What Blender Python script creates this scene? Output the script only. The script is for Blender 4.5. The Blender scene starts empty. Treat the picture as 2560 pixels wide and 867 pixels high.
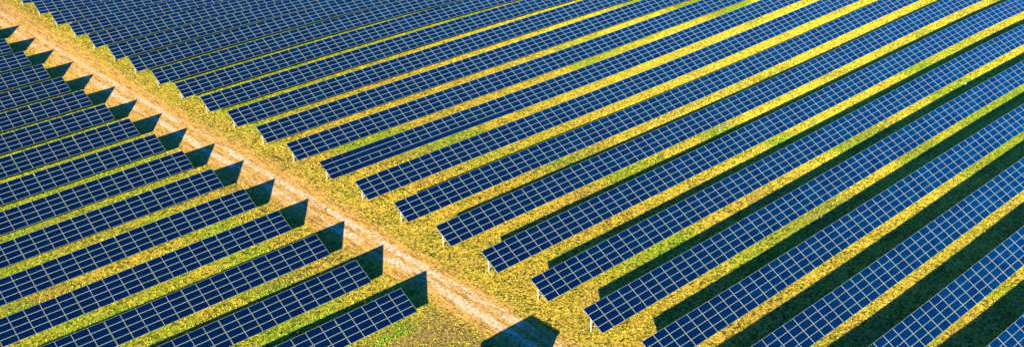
# Solar farm seen from the air: rows of tilted panels on both sides of a dirt track, low warm sun.
import bpy, math, random
import numpy as np
from mathutils import Matrix, Vector
random.seed(4)
RNG = np.random.default_rng(11)
scene = bpy.context.scene
COL = scene.collection

# ---------------------------------------------------------------- measured layout (metres)
CAM_LOC = (-79.463, -253.4526, 77.049)
CAM_ROWS = [[0.741921, -0.670217, -0.019042], [0.313269, 0.321395, 0.893626], [0.592804, 0.668965, -0.448408]]
FOCAL = 2.74654
TERMS = [(0, 1), (0, 2), (0, 3), (0, 4), (0, 5), (1, 0), (1, 1), (1, 2), (1, 3), (1, 4), (2, 0), (2, 1), (2, 2), (2, 3), (3, 0), (3, 1), (3, 2), (4, 0), (4, 1), (5, 0)]
COEF = [-0.078485, 1.326105, -0.472858, -0.596428, -0.26213, 0.072958, -0.227202, 1.561301, -1.931402, -1.745806, 1.172127, 0.101373, -3.725463, -1.90047, 0.506163, -0.591898, -2.722361, -0.531948, -0.544739, -0.264668]
XR = [-2.369, -2.197, -2.082, -1.902, -1.808, -1.692, -1.593, -1.461, -1.369, -1.217, -1.062, -0.884, -0.869, -0.686, -0.592, -0.366, -0.213, 0.0, 0.156, 0.145, 0.165, 0.185, 0.205, 0.225]
XL = [-15.02, -14.834, -14.739, -14.61, -14.453, -14.443, -14.238, -14.157, -13.96, -13.852, -13.685, -13.498, -13.351, -13.255, -13.02]
PITCH, U, W, TILT, H0, OFFL = 9.34794, 2.0, 3.743, 0.52203, 1.2314, -27.86856
SUN_X, SUN_Y = 2.6144, 1.6964          # where the shadow of a 1 m post falls

# ---------------------------------------------------------------- camera
cam = bpy.data.cameras.new("camera")
cam_o = bpy.data.objects.new("camera", cam)
COL.objects.link(cam_o)
r_, u_, f_ = [Vector(v) for v in CAM_ROWS]
cam_o.matrix_world = Matrix(((r_.x, u_.x, -f_.x, CAM_LOC[0]), (r_.y, u_.y, -f_.y, CAM_LOC[1]),
                             (r_.z, u_.z, -f_.z, CAM_LOC[2]), (0, 0, 0, 1)))
cam.sensor_fit = 'HORIZONTAL'
cam.sensor_width = 36.0
cam.lens = 36.0 * FOCAL * 1000 / 2560
cam.clip_start = 1.0
cam.clip_end = 5000
scene.camera = cam_o

# ---------------------------------------------------------------- sky, sun, exposure
SUN_EL = math.atan2(1.0, math.hypot(SUN_X, SUN_Y))
SUN_AZ = math.atan2(-SUN_X, -SUN_Y)
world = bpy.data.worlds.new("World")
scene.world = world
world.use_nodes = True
wn = world.node_tree.nodes
sky = wn.new('ShaderNodeTexSky')
sky.sky_type = 'NISHITA'
sky.sun_disc = False
sky.sun_elevation = SUN_EL
sky.sun_rotation = SUN_AZ % (2 * math.pi)
sky.air_density = 1.0
sky.dust_density = 0.3
sky.ozone_density = 2.5
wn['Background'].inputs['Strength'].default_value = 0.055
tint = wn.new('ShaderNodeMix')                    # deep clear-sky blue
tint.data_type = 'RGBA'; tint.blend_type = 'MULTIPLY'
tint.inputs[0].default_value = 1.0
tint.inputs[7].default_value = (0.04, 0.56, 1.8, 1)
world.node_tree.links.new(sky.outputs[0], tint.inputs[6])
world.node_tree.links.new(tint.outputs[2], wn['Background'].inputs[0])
sun = bpy.data.lights.new("sun", 'SUN')
sun.energy = 5.0
sun.angle = math.radians(0.5)
sun.color = (1.0, 0.90, 0.66)
sun_o = bpy.data.objects.new("sun", sun)
COL.objects.link(sun_o)
sun_o.rotation_euler = Vector((-SUN_X, -SUN_Y, 1)).to_track_quat('Z', 'Y').to_euler()
scene.view_settings.view_transform = 'Standard'
scene.view_settings.look = 'None'
scene.view_settings.gamma = 1.0
scene.view_settings.exposure = 1.7
scene.render.engine = 'CYCLES'

# ---------------------------------------------------------------- terrain
_Y = np.array([-224, -215, -205.7, -196.3, -187, -177.6, -168.3, -158.9, -149.6, -140.2, -130.9, -121.5, -112.2, -102.8,
               -93.5, -84.1, -74.8, -65.4, -56.1, -46.7, -37.4, -28.0, -18.7, -9.3, 0.0])
_HI = np.array([25, 37, 57, 77, 97, 117, 137, 151, 152, 143, 134, 126, 118, 110, 102, 94, 85, 76, 67, 59, 50, 42, 33, 23, 12.])
_LO = np.array([32, 25, 17, 8, -1.4, -11, -21, -31.3, -41, -51, -53.5, -50.5, -47.2, -44, -40.7, -37.4, -34.2, -31, -27.7,
                -24.4, -21, -18, -14.2, -11, -9.])


def terrain(x, y):
    x = np.asarray(x, float)
    y = np.clip(np.asarray(y, float), -221.0, 4.0)
    x, y = np.broadcast_arrays(x, y)
    xc = np.clip(x, np.interp(y, _Y, _LO), np.interp(y, _Y, _HI))
    z = np.zeros(x.shape)
    for c, (i, j) in zip(COEF, TERMS):
        z = z + c * ((xc - 60) / 70.) ** i * ((y + 130) / 70.) ** j
    return z


def tz(x, y):
    return float(terrain(x, y))


# ---------------------------------------------------------------- helpers
def tag(o, label=None, cat=None, group=None, kind=None):
    if label: o['label'] = label
    if cat: o['category'] = cat
    if group: o['group'] = group
    if kind: o['kind'] = kind
    return o


def link(name, mesh, parent=None, mat=None):
    o = bpy.data.objects.new(name, mesh)
    COL.objects.link(o)
    if mat is not None and not mesh.materials:
        for m in (mat if isinstance(mat, (list, tuple)) else [mat]):
            mesh.materials.append(m)
    if parent is not None:
        o.parent = parent
    return o


def empty(name, loc=(0, 0, 0)):
    o = bpy.data.objects.new(name, None)
    o.empty_display_size = 0.5
    o.location = loc
    COL.objects.link(o)
    return o


class MB:
    """collects faces for ONE mesh"""
    def __init__(self):
        self.v, self.f, self.m = [], [], []

    def box(self, x0, x1, y0, y1, z0, z1, mat=0, M=None):
        b = len(self.v)
        for z in (z0, z1):
            for x, y in ((x0, y0), (x1, y0), (x1, y1), (x0, y1)):
                p = Vector((x, y, z))
                self.v.append(tuple(M @ p if M is not None else p))
        for q in ((3, 2, 1, 0), (4, 5, 6, 7), (0, 1, 5, 4), (1, 2, 6, 5), (2, 3, 7, 6), (3, 0, 4, 7)):
            self.f.append(tuple(b + k for k in q)); self.m.append(mat)

    def face(self, pts, mat=0):
        b = len(self.v)
        self.v += [tuple(p) for p in pts]
        self.f.append(tuple(range(b, b + len(pts)))); self.m.append(mat)

    def bar(self, a, b_, w, h, mat=0):
        """rectangular bar between two points"""
        a, b_ = Vector(a), Vector(b_)
        d = b_ - a
        L = d.length
        d.normalize()
        side = d.cross(Vector((0, 0, 1)))
        if side.length < 1e-3: side = Vector((1, 0, 0))
        side.normalize()
        up = side.cross(d)
        M = Matrix(((d.x, side.x, up.x, a.x), (d.y, side.y, up.y, a.y), (d.z, side.z, up.z, a.z), (0, 0, 0, 1)))
        self.box(0, L, -w / 2, w / 2, -h / 2, h / 2, mat, M)

    def mesh(self, name, mats):
        me = bpy.data.meshes.new(name)
        me.from_pydata(self.v, [], self.f)
        me.polygons.foreach_set('material_index', self.m)
        for m in (mats if isinstance(mats, (list, tuple)) else [mats]):
            me.materials.append(m)
        me.update()
        return me


def raw_mesh(name, V, F, mats, mi=None, smooth=False):
    """V (n,3), F (m,k) numpy arrays -> mesh"""
    me = bpy.data.meshes.new(name)
    k = F.shape[1]
    me.vertices.add(len(V)); me.vertices.foreach_set('co', V.astype(np.float32).ravel())
    me.loops.add(F.size); me.loops.foreach_set('vertex_index', F.astype(np.int32).ravel())
    me.polygons.add(len(F))
    me.polygons.foreach_set('loop_start', np.arange(0, F.size, k, dtype=np.int32))
    me.polygons.foreach_set('loop_total', np.full(len(F), k, dtype=np.int32))
    if mi is not None: me.polygons.foreach_set('material_index', mi.astype(np.int32))
    me.polygons.foreach_set('use_smooth', np.full(len(F), smooth, dtype=bool))
    for m in (mats if isinstance(mats, (list, tuple)) else [mats]):
        me.materials.append(m)
    me.update(calc_edges=True)
    return me


class NT:
    """small node-tree builder"""
    def __init__(self, name, rough=0.9, spec=0.2):
        self.m = bpy.data.materials.new(name)
        self.m.use_nodes = True
        self.t = self.m.node_tree
        self.b = self.t.nodes['Principled BSDF']
        self.b.inputs['Roughness'].default_value = rough
        self.b.inputs['Specular IOR Level'].default_value = spec
        self.geo = self.t.nodes.new('ShaderNodeNewGeometry')
        self.pos = self.geo.outputs['Position']
        s = self.t.nodes.new('ShaderNodeSeparateXYZ')
        self.t.links.new(self.pos, s.inputs[0])
        self.x, self.y, self.z = s.outputs

    def put(self, sock, v):
        if v is None: return
        if hasattr(v, 'links'): self.t.links.new(v, sock)
        else: sock.default_value = v

    def math(self, op, a, b=None, c=None, clamp=False):
        n = self.t.nodes.new('ShaderNodeMath'); n.operation = op; n.use_clamp = clamp
        self.put(n.inputs[0], a); self.put(n.inputs[1], b); self.put(n.inputs[2], c)
        return n.outputs[0]

    def noise(self, scale, detail=3, rough=0.6, vec=None, dist=0.0, sc=None):
        n = self.t.nodes.new('ShaderNodeTexNoise')
        n.inputs['Scale'].default_value = scale; n.inputs['Detail'].default_value = detail
        n.inputs['Roughness'].default_value = rough; n.inputs['Distortion'].default_value = dist
        v = vec or self.pos
        if sc:
            mp = self.t.nodes.new('ShaderNodeMapping'); mp.inputs['Scale'].default_value = sc
            self.t.links.new(v, mp.inputs[0]); v = mp.outputs[0]
        self.t.links.new(v, n.inputs['Vector'])
        return n.outputs['Fac']

    def ramp(self, fac, stops, interp='LINEAR'):
        n = self.t.nodes.new('ShaderNodeValToRGB')
        n.color_ramp.interpolation = interp
        e = n.color_ramp.elements
        while len(e) < len(stops): e.new(0.5)
        for k, (p, c) in enumerate(stops):
            e[k].position = p; e[k].color = (*c, 1) if len(c) == 3 else c
        self.put(n.inputs[0], fac)
        return n.outputs[0]

    def remap(self, v, a, b, c=0.0, d=1.0):
        n = self.t.nodes.new('ShaderNodeMapRange'); n.interpolation_type = 'SMOOTHSTEP'
        self.put(n.inputs[0], v)
        for k, q in enumerate((a, b, c, d)): n.inputs[k + 1].default_value = q
        return n.outputs[0]

    def curve(self, v, pts, lo, hi, vlo, vhi):
        """piecewise function of v: pts [(v, value)]"""
        n = self.t.nodes.new('ShaderNodeFloatCurve')
        c = n.mapping.curves[0]
        P = [((a - lo) / (hi - lo), (b - vlo) / (vhi - vlo)) for a, b in pts]
        c.points[0].location = P[0]; c.points[1].location = P[-1]
        for q in P[1:-1]: c.points.new(*q)
        n.mapping.update()
        self.t.links.new(self.math('DIVIDE', self.math('SUBTRACT', v, lo), hi - lo, clamp=True), n.inputs['Value'])
        return self.math('ADD', self.math('MULTIPLY', n.outputs[0], vhi - vlo), vlo)

    def mix(self, f, a, b, mode='MIX'):
        n = self.t.nodes.new('ShaderNodeMix'); n.data_type = 'RGBA'; n.blend_type = mode
        self.put(n.inputs[0], f)
        self.put(n.inputs[6], a if hasattr(a, 'links') else (*a, 1))
        self.put(n.inputs[7], b if hasattr(b, 'links') else (*b, 1))
        return n.outputs[2]

    def color(self, c):
        self.put(self.b.inputs['Base Color'], c if hasattr(c, 'links') else (*c, 1))

    def bump(self, h, dist, strength=1.0):
        n = self.t.nodes.new('ShaderNodeBump')
        n.inputs['Distance'].default_value = dist; n.inputs['Strength'].default_value = strength
        self.put(n.inputs['Height'], h)
        self.t.links.new(n.outputs[0], self.b.inputs['Normal'])


# ---------------------------------------------------------------- materials
def metal(name, c, rough=0.45, met=0.3):
    n = NT(name, rough, 0.5)
    v = n.noise(6.0, 3)
    n.color(n.mix(v, tuple(k * 0.85 for k in c), c))
    n.b.inputs['Metallic'].default_value = met
    return n.m


M_FRAME = metal("anodised_aluminium", (0.26, 0.32, 0.26), 0.5, 0.0)
M_DARKFRAME = metal("black_anodised_frame", (0.012, 0.02, 0.05), 0.4, 0.0)
M_STEEL = metal("galvanised_steel", (0.30, 0.33, 0.27), 0.55, 0.1)
M_BACK = metal("panel_backsheet", (0.45, 0.46, 0.47), 0.7, 0.0)

g = NT("photovoltaic_glass", 0.12, 0.5)
oi = g.t.nodes.new('ShaderNodeObjectInfo')
tc = g.t.nodes.new('ShaderNodeTexCoord')
v1 = g.noise(0.45, 2)                       # slow change from one batch of panels to the next
v2 = g.noise(2.3, 3, 0.6)
cb = g.mix(g.remap(v1, 0.35, 0.65), (0.0002, 0.0008, 0.005), (0.0002, 0.0028, 0.009))
cb = g.mix(g.remap(v2, 0.35, 0.65), cb, (0.0003, 0.003, 0.010))
lw = g.t.nodes.new('ShaderNodeLayerWeight')      # base colour painted bluer at a slant, standing in for reflected sky
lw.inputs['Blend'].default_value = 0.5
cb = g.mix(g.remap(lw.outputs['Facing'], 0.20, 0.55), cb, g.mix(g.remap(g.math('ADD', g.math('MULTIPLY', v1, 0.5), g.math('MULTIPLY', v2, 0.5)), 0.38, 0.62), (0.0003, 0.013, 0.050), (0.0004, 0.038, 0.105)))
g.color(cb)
g.put(g.b.inputs['Roughness'], g.remap(g.noise(1.1, 2), 0.3, 0.7, 0.10, 0.22))
g.b.inputs['IOR'].default_value = 2.5
g.b.inputs['Specular Tint'].default_value = (0.05, 0.78, 0.70, 1)   # blue anti-reflection coating
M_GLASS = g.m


def green_band(n, warp):
    """green growth where rain drips off the low panel edges; returns 0..1"""
    yy = n.math('ADD', n.math('ADD', n.y, -1.5), n.math('MULTIPLY', n.math('SUBTRACT', warp, 0.5), 1.6))
    ph = n.math('MULTIPLY', n.math('FRACT', n.math('DIVIDE', n.math('ADD', yy, 3000 * PITCH), PITCH)), PITCH)
    # low edge of each row lies near pitch-3.1; growth under it and just in front of it
    up = n.remap(ph, PITCH - 5.2, PITCH - 4.0)
    big = n.remap(n.noise(0.035, 2, 0.5, dist=0.4), 0.50, 0.66)
    left = n.remap(n.x, -14.0, -20.0)
    far = n.math('MULTIPLY', n.remap(n.math('ADD', n.y, n.math('MULTIPLY', n.x, -0.45)), -112.0, -85.0), 0.9)
    dx, dy = n.math('DIVIDE', n.math('SUBTRACT', n.x, 37.0), 17.0), n.math('DIVIDE', n.math('ADD', n.y, 179.0), 5.0)
    lush = n.math('MULTIPLY', n.remap(n.math('ADD', n.math('MULTIPLY', dx, dx), n.math('MULTIPLY', dy, dy)), 1.3, 0.3), n.remap(n.noise(0.12, 3, 0.6), 0.25, 0.5))
    region = n.math('MAXIMUM', n.math('MAXIMUM', big, far), n.math('MULTIPLY', left, n.remap(n.noise(0.07, 3, 0.6), 0.38, 0.62, 0.15, 1.0)))
    off_track = n.remap(n.math('ABSOLUTE', n.math('ADD', n.x, 6.5)), 5.5, 9.0, 0.15, 1.0)
    region = n.math('MULTIPLY', region, off_track)
    return n.math('MAXIMUM', n.math('MULTIPLY', up, region, clamp=True), n.math('MULTIPLY', lush, 0.85))


def ground_colour(n):
    fine = n.math('ADD', n.math('MULTIPLY', n.math('SUBTRACT', n.noise(2.3, 5, 0.8), 0.5), 1.45), 0.5)
    mid = n.noise(0.45, 3, 0.6)
    big = n.noise(0.06, 3, 0.55)
    grass = n.ramp(n.math('ADD', fine, n.math('MULTIPLY', n.math('SUBTRACT', mid, 0.5), 0.35)), [
        (0.32, (0.03, 0.035, 0.006)), (0.42, (0.14, 0.125, 0.012)), (0.48, (0.42, 0.32, 0.022)),
        (0.54, (0.66, 0.455, 0.032)), (0.62, (0.78, 0.50, 0.07)), (0.74, (0.84, 0.62, 0.17))])
    lime = n.ramp(fine, [(0.32, (0.02, 0.050, 0.008)), (0.44, (0.12, 0.22, 0.008)), (0.55, (0.34, 0.46, 0.012)), (0.68, (0.66, 0.64, 0.05))])
    grass = n.mix(n.math('MULTIPLY', n.remap(n.noise(0.22, 3, 0.6, dist=0.5), 0.50, 0.66), 0.22), grass, lime)
    # grass colour shifts to a brighter lemon-yellow towards the far right
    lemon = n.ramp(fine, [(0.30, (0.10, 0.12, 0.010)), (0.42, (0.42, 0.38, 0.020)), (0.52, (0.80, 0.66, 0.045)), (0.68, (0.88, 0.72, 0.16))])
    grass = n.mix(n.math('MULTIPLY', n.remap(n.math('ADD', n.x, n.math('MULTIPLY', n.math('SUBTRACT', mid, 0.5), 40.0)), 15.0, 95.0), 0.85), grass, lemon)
    grass = n.mix(n.math('MULTIPLY', green_band(n, mid), n.remap(fine, 0.25, 0.6, 0.9, 0.6)), grass, lime)
    brown = n.ramp(fine, [(0.3, (0.08, 0.06, 0.02)), (0.5, (0.25, 0.17, 0.05)), (0.7, (0.38, 0.28, 0.08))])
    grass = n.mix(n.math('MULTIPLY', n.remap(big, 0.50, 0.66), 0.4), grass, brown)
    # trampled verge patch beside the end of the last left row, and an old trench line in it
    px = n.math('MULTIPLY', n.remap(n.x, -8.5, -11.0), n.remap(n.y, -158.5, -161.5))
    grass = n.mix(n.math('MULTIPLY', px, n.remap(mid, 0.3, 0.6, 0.3, 0.75)), grass, brown)
    # dirt track
    xd = n.curve(n.y, [(-230, -5.0), (-176, -5.9), (-150, -6.1), (-116, -6.6), (-72, -7.6), (-40, -7.3), (0, -7.6), (30, -7.6)], -230, 30, -10, 0)
    hw = n.curve(n.y, [(-230, 3.0), (-176, 3.2), (-150, 3.2), (-116, 3.8), (-72, 4.4), (-40, 4.6), (0, 4.3), (30, 4.2)], -230, 30, 0, 6)
    e = n.math('SUBTRACT', n.math('ABSOLUTE', n.math('SUBTRACT', n.x, xd)), hw)
    e = n.math('ADD', e, n.math('MULTIPLY', n.math('SUBTRACT', n.noise(0.5, 4, 0.7), 0.5), 4.5))
    road = n.remap(e, 1.0, -1.2)
    st = n.noise(0.9, 5, 0.75, sc=(2.2, 0.35, 1))
    dirt = n.ramp(n.math('ADD', n.math('MULTIPLY', st, 0.6), n.math('MULTIPLY', fine, 0.4)), [
        (0.36, (0.16, 0.09, 0.025)), (0.44, (0.46, 0.25, 0.05)), (0.51, (0.80, 0.42, 0.080)), (0.60, (0.88, 0.50, 0.13)), (0.72, (0.90, 0.62, 0.28))])
    col = n.mix(n.math('MULTIPLY', road, n.remap(fine, 0.25, 0.55, 0.75, 1.0)), grass, dirt)
    # two pale wheel ruts, washed out into patches
    pa = [(-230, -3.6), (-165, -4.4), (-150, -5.0), (-120, -5.6), (-60, -6.2), (-30, -6.7), (0, -7.6), (30, -8)]
    pb = [(-230, -6.2), (-165, -6.7), (-140, -7.2), (-120, -8.0), (-95, -8.2), (-40, -8.7), (0, -9.9), (30, -10.4)]
    wob = n.math('MULTIPLY', n.math('SUBTRACT', n.noise(0.35, 4, 0.7, sc=(1, 0.6, 1)), 0.5), 1.6)
    rut = None
    for k, (pts, wd) in enumerate(((pa, 0.75), (pb, 0.80))):
        d_ = n.math('ABSOLUTE', n.math('ADD', n.math('SUBTRACT', n.x, n.curve(n.y, pts, -230, 30, -12, 0)), wob))
        m = n.math('MULTIPLY', n.remap(d_, wd * 1.3, wd * 0.2), n.remap(n.noise(0.30, 3, 0.6, sc=(1.3, 0.3, 1 + k)), 0.36, 0.54))
        rut = m if rut is None else n.math('MAXIMUM', rut, m)
    near = n.remap(n.y, -20.0, -125.0, 0.6, 1.35)
    rut = n.math('MULTIPLY', n.math('MULTIPLY', rut, near), n.remap(fine, 0.25, 0.6, 0.2, 1.0), clamp=True)
    col = n.mix(rut, col, n.mix(n.remap(fine, 0.3, 0.75), (0.80, 0.47, 0.17), (0.95, 0.82, 0.54)))
    return col, fine, mid, road


n = NT("dry_grass_and_dirt_ground", 0.95, 0.1)
c, fine, mid, road = ground_colour(n)
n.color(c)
h = n.math('ADD', n.math('MULTIPLY', fine, 1.0), n.math('MULTIPLY', n.noise(5.0, 3, 0.7), 0.35))
n.bump(h, 0.30, 1.0)
M_GROUND = n.m

n = NT("dry_and_green_grass_blades", 0.8, 0.15)
fine = n.noise(2.1, 4, 0.75)
mid = n.noise(0.45, 3, 0.6)
straw = n.ramp(fine, [(0.35, (0.07, 0.07, 0.010)), (0.44, (0.34, 0.26, 0.02)), (0.52, (0.62, 0.42, 0.035)), (0.64, (0.76, 0.52, 0.12))])
lime = n.ramp(fine, [(0.32, (0.03, 0.09, 0.008)), (0.46, (0.12, 0.28, 0.010)), (0.62, (0.40, 0.56, 0.03))])
gb = n.math('MAXIMUM', green_band(n, mid), n.math('MULTIPLY', n.remap(n.noise(0.22, 3, 0.6, dist=0.5), 0.50, 0.66), 0.15))
straw = n.mix(n.remap(n.math('ADD', n.x, n.math('MULTIPLY', n.math('SUBTRACT', mid, 0.5), 40.0)), 15.0, 95.0), straw,
              n.ramp(fine, [(0.35, (0.20, 0.22, 0.012)), (0.46, (0.60, 0.52, 0.025)), (0.6, (0.90, 0.74, 0.08))]))
n.color(n.mix(gb, straw, lime))
M_BLADE = n.m

n = NT("weed_leaf", 0.7, 0.2)
n.color(n.ramp(n.noise(3.0, 3), [(0.3, (0.05, 0.12, 0.01)), (0.6, (0.22, 0.33, 0.03)), (0.8, (0.42, 0.44, 0.10))]))
M_WEED = n.m
n = NT("dry_seed_stem", 0.7, 0.2)
n.color(n.ramp(n.noise(3.0, 3), [(0.3, (0.20, 0.19, 0.06)), (0.7, (0.42, 0.38, 0.16))]))
M_STEM = n.m
n = NT("green_painted_steel", 0.5, 0.4)
n.color(n.mix(n.noise(2.0, 3), (0.35, 0.37, 0.33), (0.45, 0.46, 0.42)))
M_CABIN = n.m
n = NT("orange_plastic", 0.5, 0.4)
n.color(n.ramp(n.noise(3.5, 2), [(0.45, (0.62, 0.16, 0.04)), (0.58, (0.75, 0.70, 0.62))]))
M_PLASTIC = n.m

# ---------------------------------------------------------------- ground: one sheet to the horizon
gx = np.unique(np.concatenate([[-3000, -1500, -700, -350, -200, -130], np.arange(-100, -60, 4.), np.arange(-60, 165, 1.0), np.arange(165, 220, 5.), [260, 400, 800, 1600, 3000]]))
gy = np.unique(np.concatenate([[-3000, -1500, -800, -450, -320, -270], np.arange(-250, -226, 3.), np.arange(-226, 12, 1.0), np.arange(12, 50, 4.), [60, 100, 200, 500, 1200, 3000]]))
X, Y = np.meshgrid(gx, gy)
Z = terrain(X, Y)
nx, ny = len(gx), len(gy)
V = np.stack([X.ravel(), Y.ravel(), Z.ravel()], 1)
i, j = np.meshgrid(np.arange(nx - 1), np.arange(ny - 1))
a = (j * nx + i).ravel()
F = np.stack([a, a + 1, a + nx + 1, a + nx], 1)
tag(link('ground', raw_mesh('ground', V, F, M_GROUND, smooth=True)), kind='structure')

# grass tufts: real blades that catch the low sun
def tufts(name, N, xr, yr, hgt, wid, reject, seed, label, mat=None):
    r = np.random.default_rng(seed)
    x = r.uniform(*xr, N); y = r.uniform(*yr, N)
    keep = (x > np.interp(y, _Y, _LO) - 26) & (x < np.interp(y, _Y, _HI) + 45) & ~reject(x, y, r)
    x, y = x[keep], y[keep]
    N = len(x)
    z = terrain(x, y)
    K = 4
    V = np.empty((N, K, 3, 3)); sc = r.uniform(0.5, 1.25, N)
    for k in range(K):
        an = r.uniform(0, 2 * np.pi, N); le = r.uniform(0.3, 1.1, N) * hgt * sc; w = wid * sc * r.uniform(.6, 1.3, N)
        ox, oy = r.normal(0, .5, N) * hgt * sc, r.normal(0, .5, N) * hgt * sc
        hh = hgt * sc * r.uniform(.5, 1.1, N)
        cx, cy = x + ox, y + oy
        V[:, k, 0] = np.stack([cx - w * np.sin(an), cy + w * np.cos(an), z - .02], 1)
        V[:, k, 1] = np.stack([cx + w * np.sin(an), cy - w * np.cos(an), z - .02], 1)
        V[:, k, 2] = np.stack([cx + le * np.cos(an), cy + le * np.sin(an), z + hh], 1)
    V = V.reshape(-1, 3)
    F = np.arange(len(V)).reshape(-1, 3)
    return tag(link(name, raw_mesh(name, V, F, mat or M_BLADE)), label, 'grass', kind='stuff')


def on_track(x, y, r):
    xd = np.interp(y, [-230, -176, -116, -72, 30], [-5.2, -6, -6.5, -7.3, -7.6])
    return (np.abs(x - xd) < 2.6 + r.normal(0, 1.2, len(x)))


tufts('grass', 400000, (-85, 200), (-224, 12), 0.15, 0.045, on_track, 3, 'short dry yellow grass between the solar rows and along the track')


def not_strip(x, y, r):
    ph = np.mod(y + 3000 * PITCH + r.normal(0, .25, len(x)), PITCH)
    s = np.sin(x * .11 + 1.3) + np.sin(x * .047 + y * .09) + r.normal(0, .5, len(x))
    bad = (ph < PITCH - 3.1) | (ph > PITCH - 1.75) | ((s < .9) & (x > -14)) | ((x > -15) & (x < 0))
    return bad


tufts('weeds', 700000, (-85, 200), (-224, 12), 0.22, 0.06, not_strip, 8, 'greener weeds growing in drip lines under the low panel edges')

# ---------------------------------------------------------------- panel meshes
MH = (W - 0.06) / 4          # module height along the slope
MW = U - 0.035               # module width


def panel_mesh(name, dark_sides=False):
    """one framed module; local x along the row, y up the slope, z its normal; centred"""
    b = MB()
    fw, t = 0.021, 0.038
    x1, y1 = MW / 2, MH / 2
    side = 3 if dark_sides else 0
    b.box(-x1, x1, -y1, -y1 + fw, -t, 0, 0)
    b.box(-x1, x1, y1 - fw, y1, -t, 0, 0)
    b.box(-x1, -x1 + fw, -y1 + fw, y1 - fw, -t, 0, side)
    b.box(x1 - fw, x1, -y1 + fw, y1 - fw, -t, 0, side)
    b.box(-x1 + fw, x1 - fw, -y1 + fw, y1 - fw, -0.014, -0.006, 1)
    b.box(-x1 + fw, x1 - fw, -y1 + fw, y1 - fw, -0.022, -0.015, 2)
    for s in (-1, 1):                       # clamps over the long edges
        b.box(s * 0.52 - 0.04, s * 0.52 + 0.04, -y1 - 0.009, -y1 + 0.03, 0.001, 0.012, 0)
        b.box(s * 0.52 - 0.04, s * 0.52 + 0.04, y1 - 0.03, y1 + 0.009, 0.001, 0.012, 0)
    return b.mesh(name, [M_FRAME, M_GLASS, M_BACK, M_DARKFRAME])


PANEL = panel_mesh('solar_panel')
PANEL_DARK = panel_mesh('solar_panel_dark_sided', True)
PV = np.array([v.co[:] for v in PANEL.vertices]); PF = np.array([p.vertices[:] for p in PANEL.polygons])
PM = np.array([p.material_index for p in PANEL.polygons])
ct, st_ = math.cos(TILT), math.sin(TILT)


def panel_matrix(xm, yc, k, jit=0.0):
    """module in column centred at xm, k = 0 (low) .. 3 (high)"""
    z = tz(xm, yc) + H0
    sl = (tz(xm + 1, yc) - tz(xm - 1, yc)) / 2.0
    s = -W / 2 + MH / 2 + k * (MH + 0.02)
    ex = Vector((1, 0, sl)).normalized()
    ey = Vector((0, ct, st_))
    ez = ex.cross(ey).normalized()
    ey = ez.cross(ex)
    p = Vector((xm, yc + s * ct, z + (s + W / 2) * st_))
    return Matrix(((ex.x, ey.x, ez.x, p.x), (ex.y, ey.y, ez.y, p.y), (ex.z, ey.z, ez.z, p.z), (0, 0, 0, 1)))


def post_mesh():
    b = MB()
    b.box(-0.06, 0.06, -0.09, -0.08, -0.5, 1.0)         # C-section post, 1 m tall above ground, scaled to fit
    b.box(-0.06, 0.06, 0.08, 0.09, -0.5, 1.0)
    b.box(-0.06, -0.05, -0.08, 0.08, -0.5, 1.0)
    return b.mesh('support_post', M_STEEL)


POST = post_mesh()
PF_Y = 0.787                                            # post stands a little behind the middle of the table


def steel_frame(row, yc, xs, first):
    """purlins under the whole row, rafters and posts every two modules"""
    lo = -W / 2
    b = MB()
    xa, xb = min(xs) , max(xs)
    for s in (-1.25, -0.42, 0.42, 1.25):
        pts = []
        seg = np.linspace(xa, xb, max(2, int((xb - xa) / 4)))
        for x in seg:
            pts.append((x, yc + s * ct + 0.09 * st_, tz(x, yc) + H0 + (s + W / 2) * st_ - 0.09 * ct))
        for p, q in zip(pts[:-1], pts[1:]): b.bar(p, q, 0.06, 0.08)
    link('purlins', b.mesh('purlins', M_STEEL), row)
    def rafter(bb, x):
        z0 = tz(x, yc) + H0
        a_, c_ = -1.55, 1.55
        bb.bar((x, yc + a_ * ct + .17 * st_, z0 + (a_ + W / 2) * st_ - .17 * ct), (x, yc + c_ * ct + .17 * st_, z0 + (c_ + W / 2) * st_ - .17 * ct), 0.08, 0.10)
        # brace from post to the low side
        py = yc + PF_Y
        bb.bar((x, py, tz(x, py) + 0.75), (x, yc - 0.75 * ct + .2 * st_, z0 + (-0.75 + W / 2) * st_ - .22 * ct), 0.05, 0.05)
    sg = 1 if first == xa else -1
    x_end = first + sg * 0.55
    rb = MB(); rafter(rb, x_end)
    link('rafter', rb.mesh('rafter', M_STEEL), row)
    py = yc + PF_Y
    def top(x): return tz(x, yc) + H0 + (PF_Y / ct + W / 2) * st_ - .2
    p = link('support_post', POST, row)
    g0 = tz(x_end, py)
    p.location = (x_end, py, g0); p.scale = (1, 1, top(x_end) - g0)
    rb, pb = MB(), MB()
    x = x_end + sg * 4.0
    while xa + 0.3 < x < xb - 0.3:
        rafter(rb, x)
        g0 = tz(x, py); h_ = top(x)
        pb.box(x - .06, x + .06, py - .09, py - .08, g0 - .5, h_)
        pb.box(x - .06, x + .06, py + .08, py + .09, g0 - .5, h_)
        pb.box(x - .06, x - .05, py - .08, py + .08, g0 - .5, h_)
        x += sg * 4.0
    if rb.v: tag(link('rafter', rb.mesh('rafter', M_STEEL), row), kind='stuff')
    if pb.v: tag(link('support_post', pb.mesh('support_post', M_STEEL), row), kind='stuff')


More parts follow.
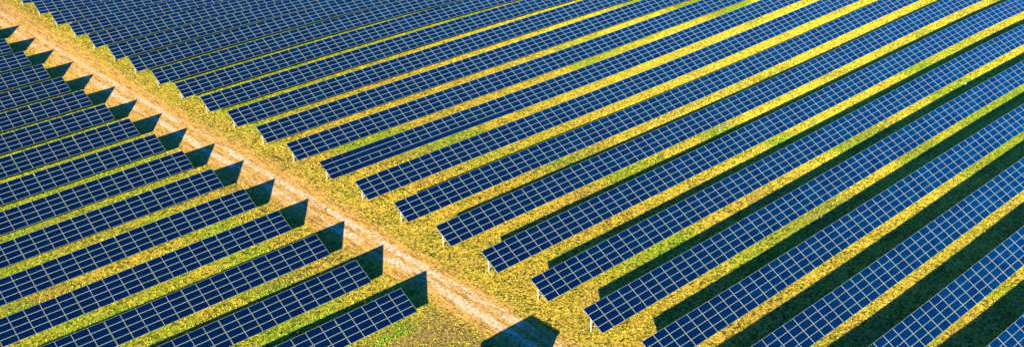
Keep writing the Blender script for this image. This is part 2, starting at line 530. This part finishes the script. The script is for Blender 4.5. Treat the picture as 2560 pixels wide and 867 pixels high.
def solar_row(side, i, start, ncol, label, group, dark=()):
    yc = -i * PITCH + (0 if side == 'R' else OFFL)
    sg = 1 if side == 'R' else -1
    row = empty('solar_panel_row')
    tag(row, label, 'solar panel row', group)
    cells = []
    for c_ in range(ncol):
        # tables are five modules long; on the left the joint between them opens a little
        xm = start + sg * (c_ + 0.5) * U
        if side == 'L': xm = start + sg * ((c_ + 0.5) * (U - 0.014) + 0.07 * (c_ // 5))
        for k in range(4):
            cells.append((xm, k, c_))
    cx, cy, cz = CAM_LOC
    lo_ = np.interp(yc, _Y, _LO) - 3; hi_ = np.interp(yc, _Y, _HI) + 3
    cells.sort(key=lambda q: ((0 if lo_ < q[0] < hi_ else 1), (q[0] - cx) ** 2 + (yc - cy) ** 2))
    Vs, Fs, Ms = [], [], []
    for q, (xm, k, c_) in enumerate(cells):
        M = panel_matrix(xm, yc, k)
        M = M @ Matrix.Rotation(random.gauss(0, 0.004), 4, 'X') @ Matrix.Rotation(random.gauss(0, 0.002), 4, 'Y')
        d = (c_, k) in dark
        if q < 100:
            o = link('solar_panel', PANEL_DARK if d else PANEL, row)
            o.matrix_local = M
        else:
            A = np.array(M)
            Fs.append(PF + len(Vs) * len(PV)); Vs.append(PV @ A[:3, :3].T + A[:3, 3]); Ms.append(PM)
    if Vs:
        tag(link('solar_panel', raw_mesh('solar_panels_rest', np.concatenate(Vs), np.concatenate(Fs), [M_FRAME, M_GLASS, M_BACK, M_DARKFRAME], np.concatenate(Ms)), row), kind='stuff')
    steel_frame(row, yc, [start, start + sg * ncol * U], start)
    return row


ORD = ['first', 'second', 'third', 'fourth', 'fifth', 'sixth', 'seventh', 'eighth', 'ninth', 'tenth', 'eleventh', 'twelfth',
       'thirteenth', 'fourteenth', 'fifteenth', 'sixteenth', 'seventeenth', 'eighteenth', 'nineteenth', 'twentieth']
GR, GL = 'solar panel rows on the right of the dirt track', 'solar panel rows on the left of the dirt track'
R_LABEL = {
    13: 'row with black-sided panels near its track end, missing some white grid lines',
    12: 'blue row directly behind the row with missing white grid lines',
    14: 'blue row directly in front of the row with missing white grid lines',
    19: 'blue row whose near end and post stand just right of the large dark shadow',
    20: 'blue row whose near end just touches the bottom edge, right of the large dark shadow',
    21: 'blue row in the lower right whose near end lies below the frame, uppermost such row',
    22: 'blue row second nearest the bottom right corner',
    23: 'short blue row end cutting across the bottom right corner',
    18: 'blue row whose near end and post stand just above the large dark shadow',
}
for i in range(24):
    yc = -i * PITCH
    st0 = XR[i]
    hi = float(np.interp(yc, _Y, _HI))
    ncol = int((hi - st0) / U) + 24
    if i in R_LABEL: lab = R_LABEL[i]
    elif i < 12: lab = '%s row from the top left among the blue solar rows right of the track' % ORD[i]
    else: lab = '%s row in front of the row with missing grid lines, right of the track' % ORD[i - 14]
    if i < 21: first_c = 0
    else:
        # the near ends of the last rows lie well below the frame; keep a few modules beyond it
        lo = float(np.interp(yc, _Y, _LO)); first_c = max(0, int((lo - st0) / U) - 4)
    dark = set()
    if i == 13:
        dark = {(c_, k) for c_ in range(0, 7) for k in (2, 3)} | {(c_, 0) for c_ in range(0, 19)}
    solar_row('R', i, st0 + first_c * U, ncol - first_c, lab, GR, dark)
for i in range(-1, 15):
    yc = -i * PITCH + OFFL
    st0 = XL[max(i, 0)]
    lo = float(np.interp(yc, _Y, _LO))
    ncol = max(4, int((st0 - lo) / U) + 14)
    if i == -1: lab = 'row off the left edge above the topmost, known by its shadow tip on the track'
    elif i == 0: lab = 'topmost row left of the track, only its right end showing at the left edge'
    elif i == 14: lab = 'nearest row left of the track, lowest in the picture, with a shadow on the track'
    else: lab = '%s row from the bottom among the solar rows left of the dirt track' % ORD[14 - i]
    solar_row('L', i, st0, ncol, lab, GL)

# ---------------------------------------------------------------- inverter cabin just below the frame: its shadow lies on the track
cab = empty('equipment_cabin', (-17.6, -179.2, tz(-17.6, -179.2)))
tag(cab, 'grey steel equipment cabin beside the dirt track, casting the large dark shadow', 'cabin')
b = MB(); b.box(-4.0, 4.0, -2.4, 2.4, -0.2, 4.15); link('wall', b.mesh('wall', M_CABIN), cab)
b = MB(); b.box(-4.12, 4.12, -2.52, 2.52, 4.152, 4.40); link('roof', b.mesh('roof', M_STEEL), cab)
for s in (-1, 1):
    b = MB(); b.box(4.003, 4.05, s * 0.95 - 0.8, s * 0.95 + 0.8, 0.1, 2.6)
    dr = link('door', b.mesh('door', M_STEEL), cab)
    b = MB(); b.box(4.052, 4.09, s * 0.3 - 0.03, s * 0.3 + 0.03, 1.1, 1.4); link('handle', b.mesh('handle', M_DARKFRAME), dr)
for x in (-2.5, 0, 2.5):
    b = MB()
    for q in range(7): b.box(x - 0.6, x + 0.6, 2.403, 2.44, 2.6 + q * 0.14, 2.68 + q * 0.14)
    link('louvre', b.mesh('louvre', M_STEEL), cab)

# ---------------------------------------------------------------- single tall weeds, a clump on the track, a scrap of plastic
def weed(x, y, h, n_, label, seed, dry=False, group='tall weeds growing between the rows'):
    r = random.Random(seed)
    z = tz(x, y)
    o = empty('weed_plant', (x, y, z))
    tag(o, label, 'weed', group)
    sb, lb = MB(), MB()
    for _ in range(n_):
        a = r.uniform(0, 6.28); le = r.uniform(0.05, 0.35) * h; hh = h * r.uniform(.6, 1)
        bx, by = r.gauss(0, .12 * h), r.gauss(0, .12 * h)
        p0 = Vector((bx, by, -.05)); p1 = Vector((bx + le * .4 * math.cos(a), by + le * .4 * math.sin(a), hh * .55)); p2 = Vector((bx + le * math.cos(a), by + le * math.sin(a), hh))
        sb.bar(p0, p1, .025, .025); sb.bar(p1, p2, .018, .018)
        for q in range(12):
            t = r.uniform(.15, 1); p = p0.lerp(p1, t * 2) if t < .5 else p1.lerp(p2, t * 2 - 1)
            a2 = r.uniform(0, 6.28); L = h * r.uniform(.10, .22) * (1.2 - t * .6); w = L * .32
            d = Vector((math.cos(a2), math.sin(a2), r.uniform(-.1, .7))); s = Vector((-math.sin(a2), math.cos(a2), 0)) * w
            m = p + d * L * .5
            lb.face([p, m + s, p + d * L + Vector((0, 0, -.15 * L)), m - s])
    link('stem', sb.mesh('stem', M_STEM), o)
    link('leaves', lb.mesh('leaves', M_STEM if dry else M_WEED), o)


weed(57.6, -151.6, 1.3, 7, 'pale dry weed at a shadow edge in the middle right, left of its twin', 1, True)
weed(59.6, -151.9, 1.2, 5, 'pale dry weed at a shadow edge in the middle right, right of its twin', 2, True)
weed(43.0, -180.3, 1.4, 3, 'single thin pale stalk standing in shadow before the green verge, lower right', 3, True)
weed(70.2, -161.2, 1.1, 8, 'leafy tuft at the shadow edge between two blue rows right of centre', 4)
weed(78.0, -170.2, 1.2, 8, 'bright leafy weed standing in the shadow strip at the right', 5)
weed(-6.1, -128.9, 0.45, 16, 'small dark green clump growing in the middle of the dirt track', 6, False, None)

r = random.Random(9)
V = []; F = []
N_ = 12
for a in range(N_):
    for q, (rad, zz) in enumerate(((.34, 0), (.30, .16), (.12, .27))):
        an = a / N_ * 6.283
        k = rad * r.uniform(.6, 1.15)
        V.append((k * math.cos(an) * 1.3, k * math.sin(an), zz * r.uniform(.7, 1.2)))
for a in range(N_):
    for q in range(2):
        p = a * 3 + q; s = ((a + 1) % N_) * 3 + q
        F.append((p, s, s + 1, p + 1))
F.append(tuple(a * 3 + 2 for a in range(N_)))
me = bpy.data.meshes.new('plastic_scrap'); me.from_pydata(V, [], F); me.materials.append(M_PLASTIC); me.update()
o = link('plastic_scrap', me); o.location = (103.3, -170.8, tz(103.3, -170.8))
tag(o, 'scrap of orange and white plastic lying at a shadow edge, upper right', 'litter')
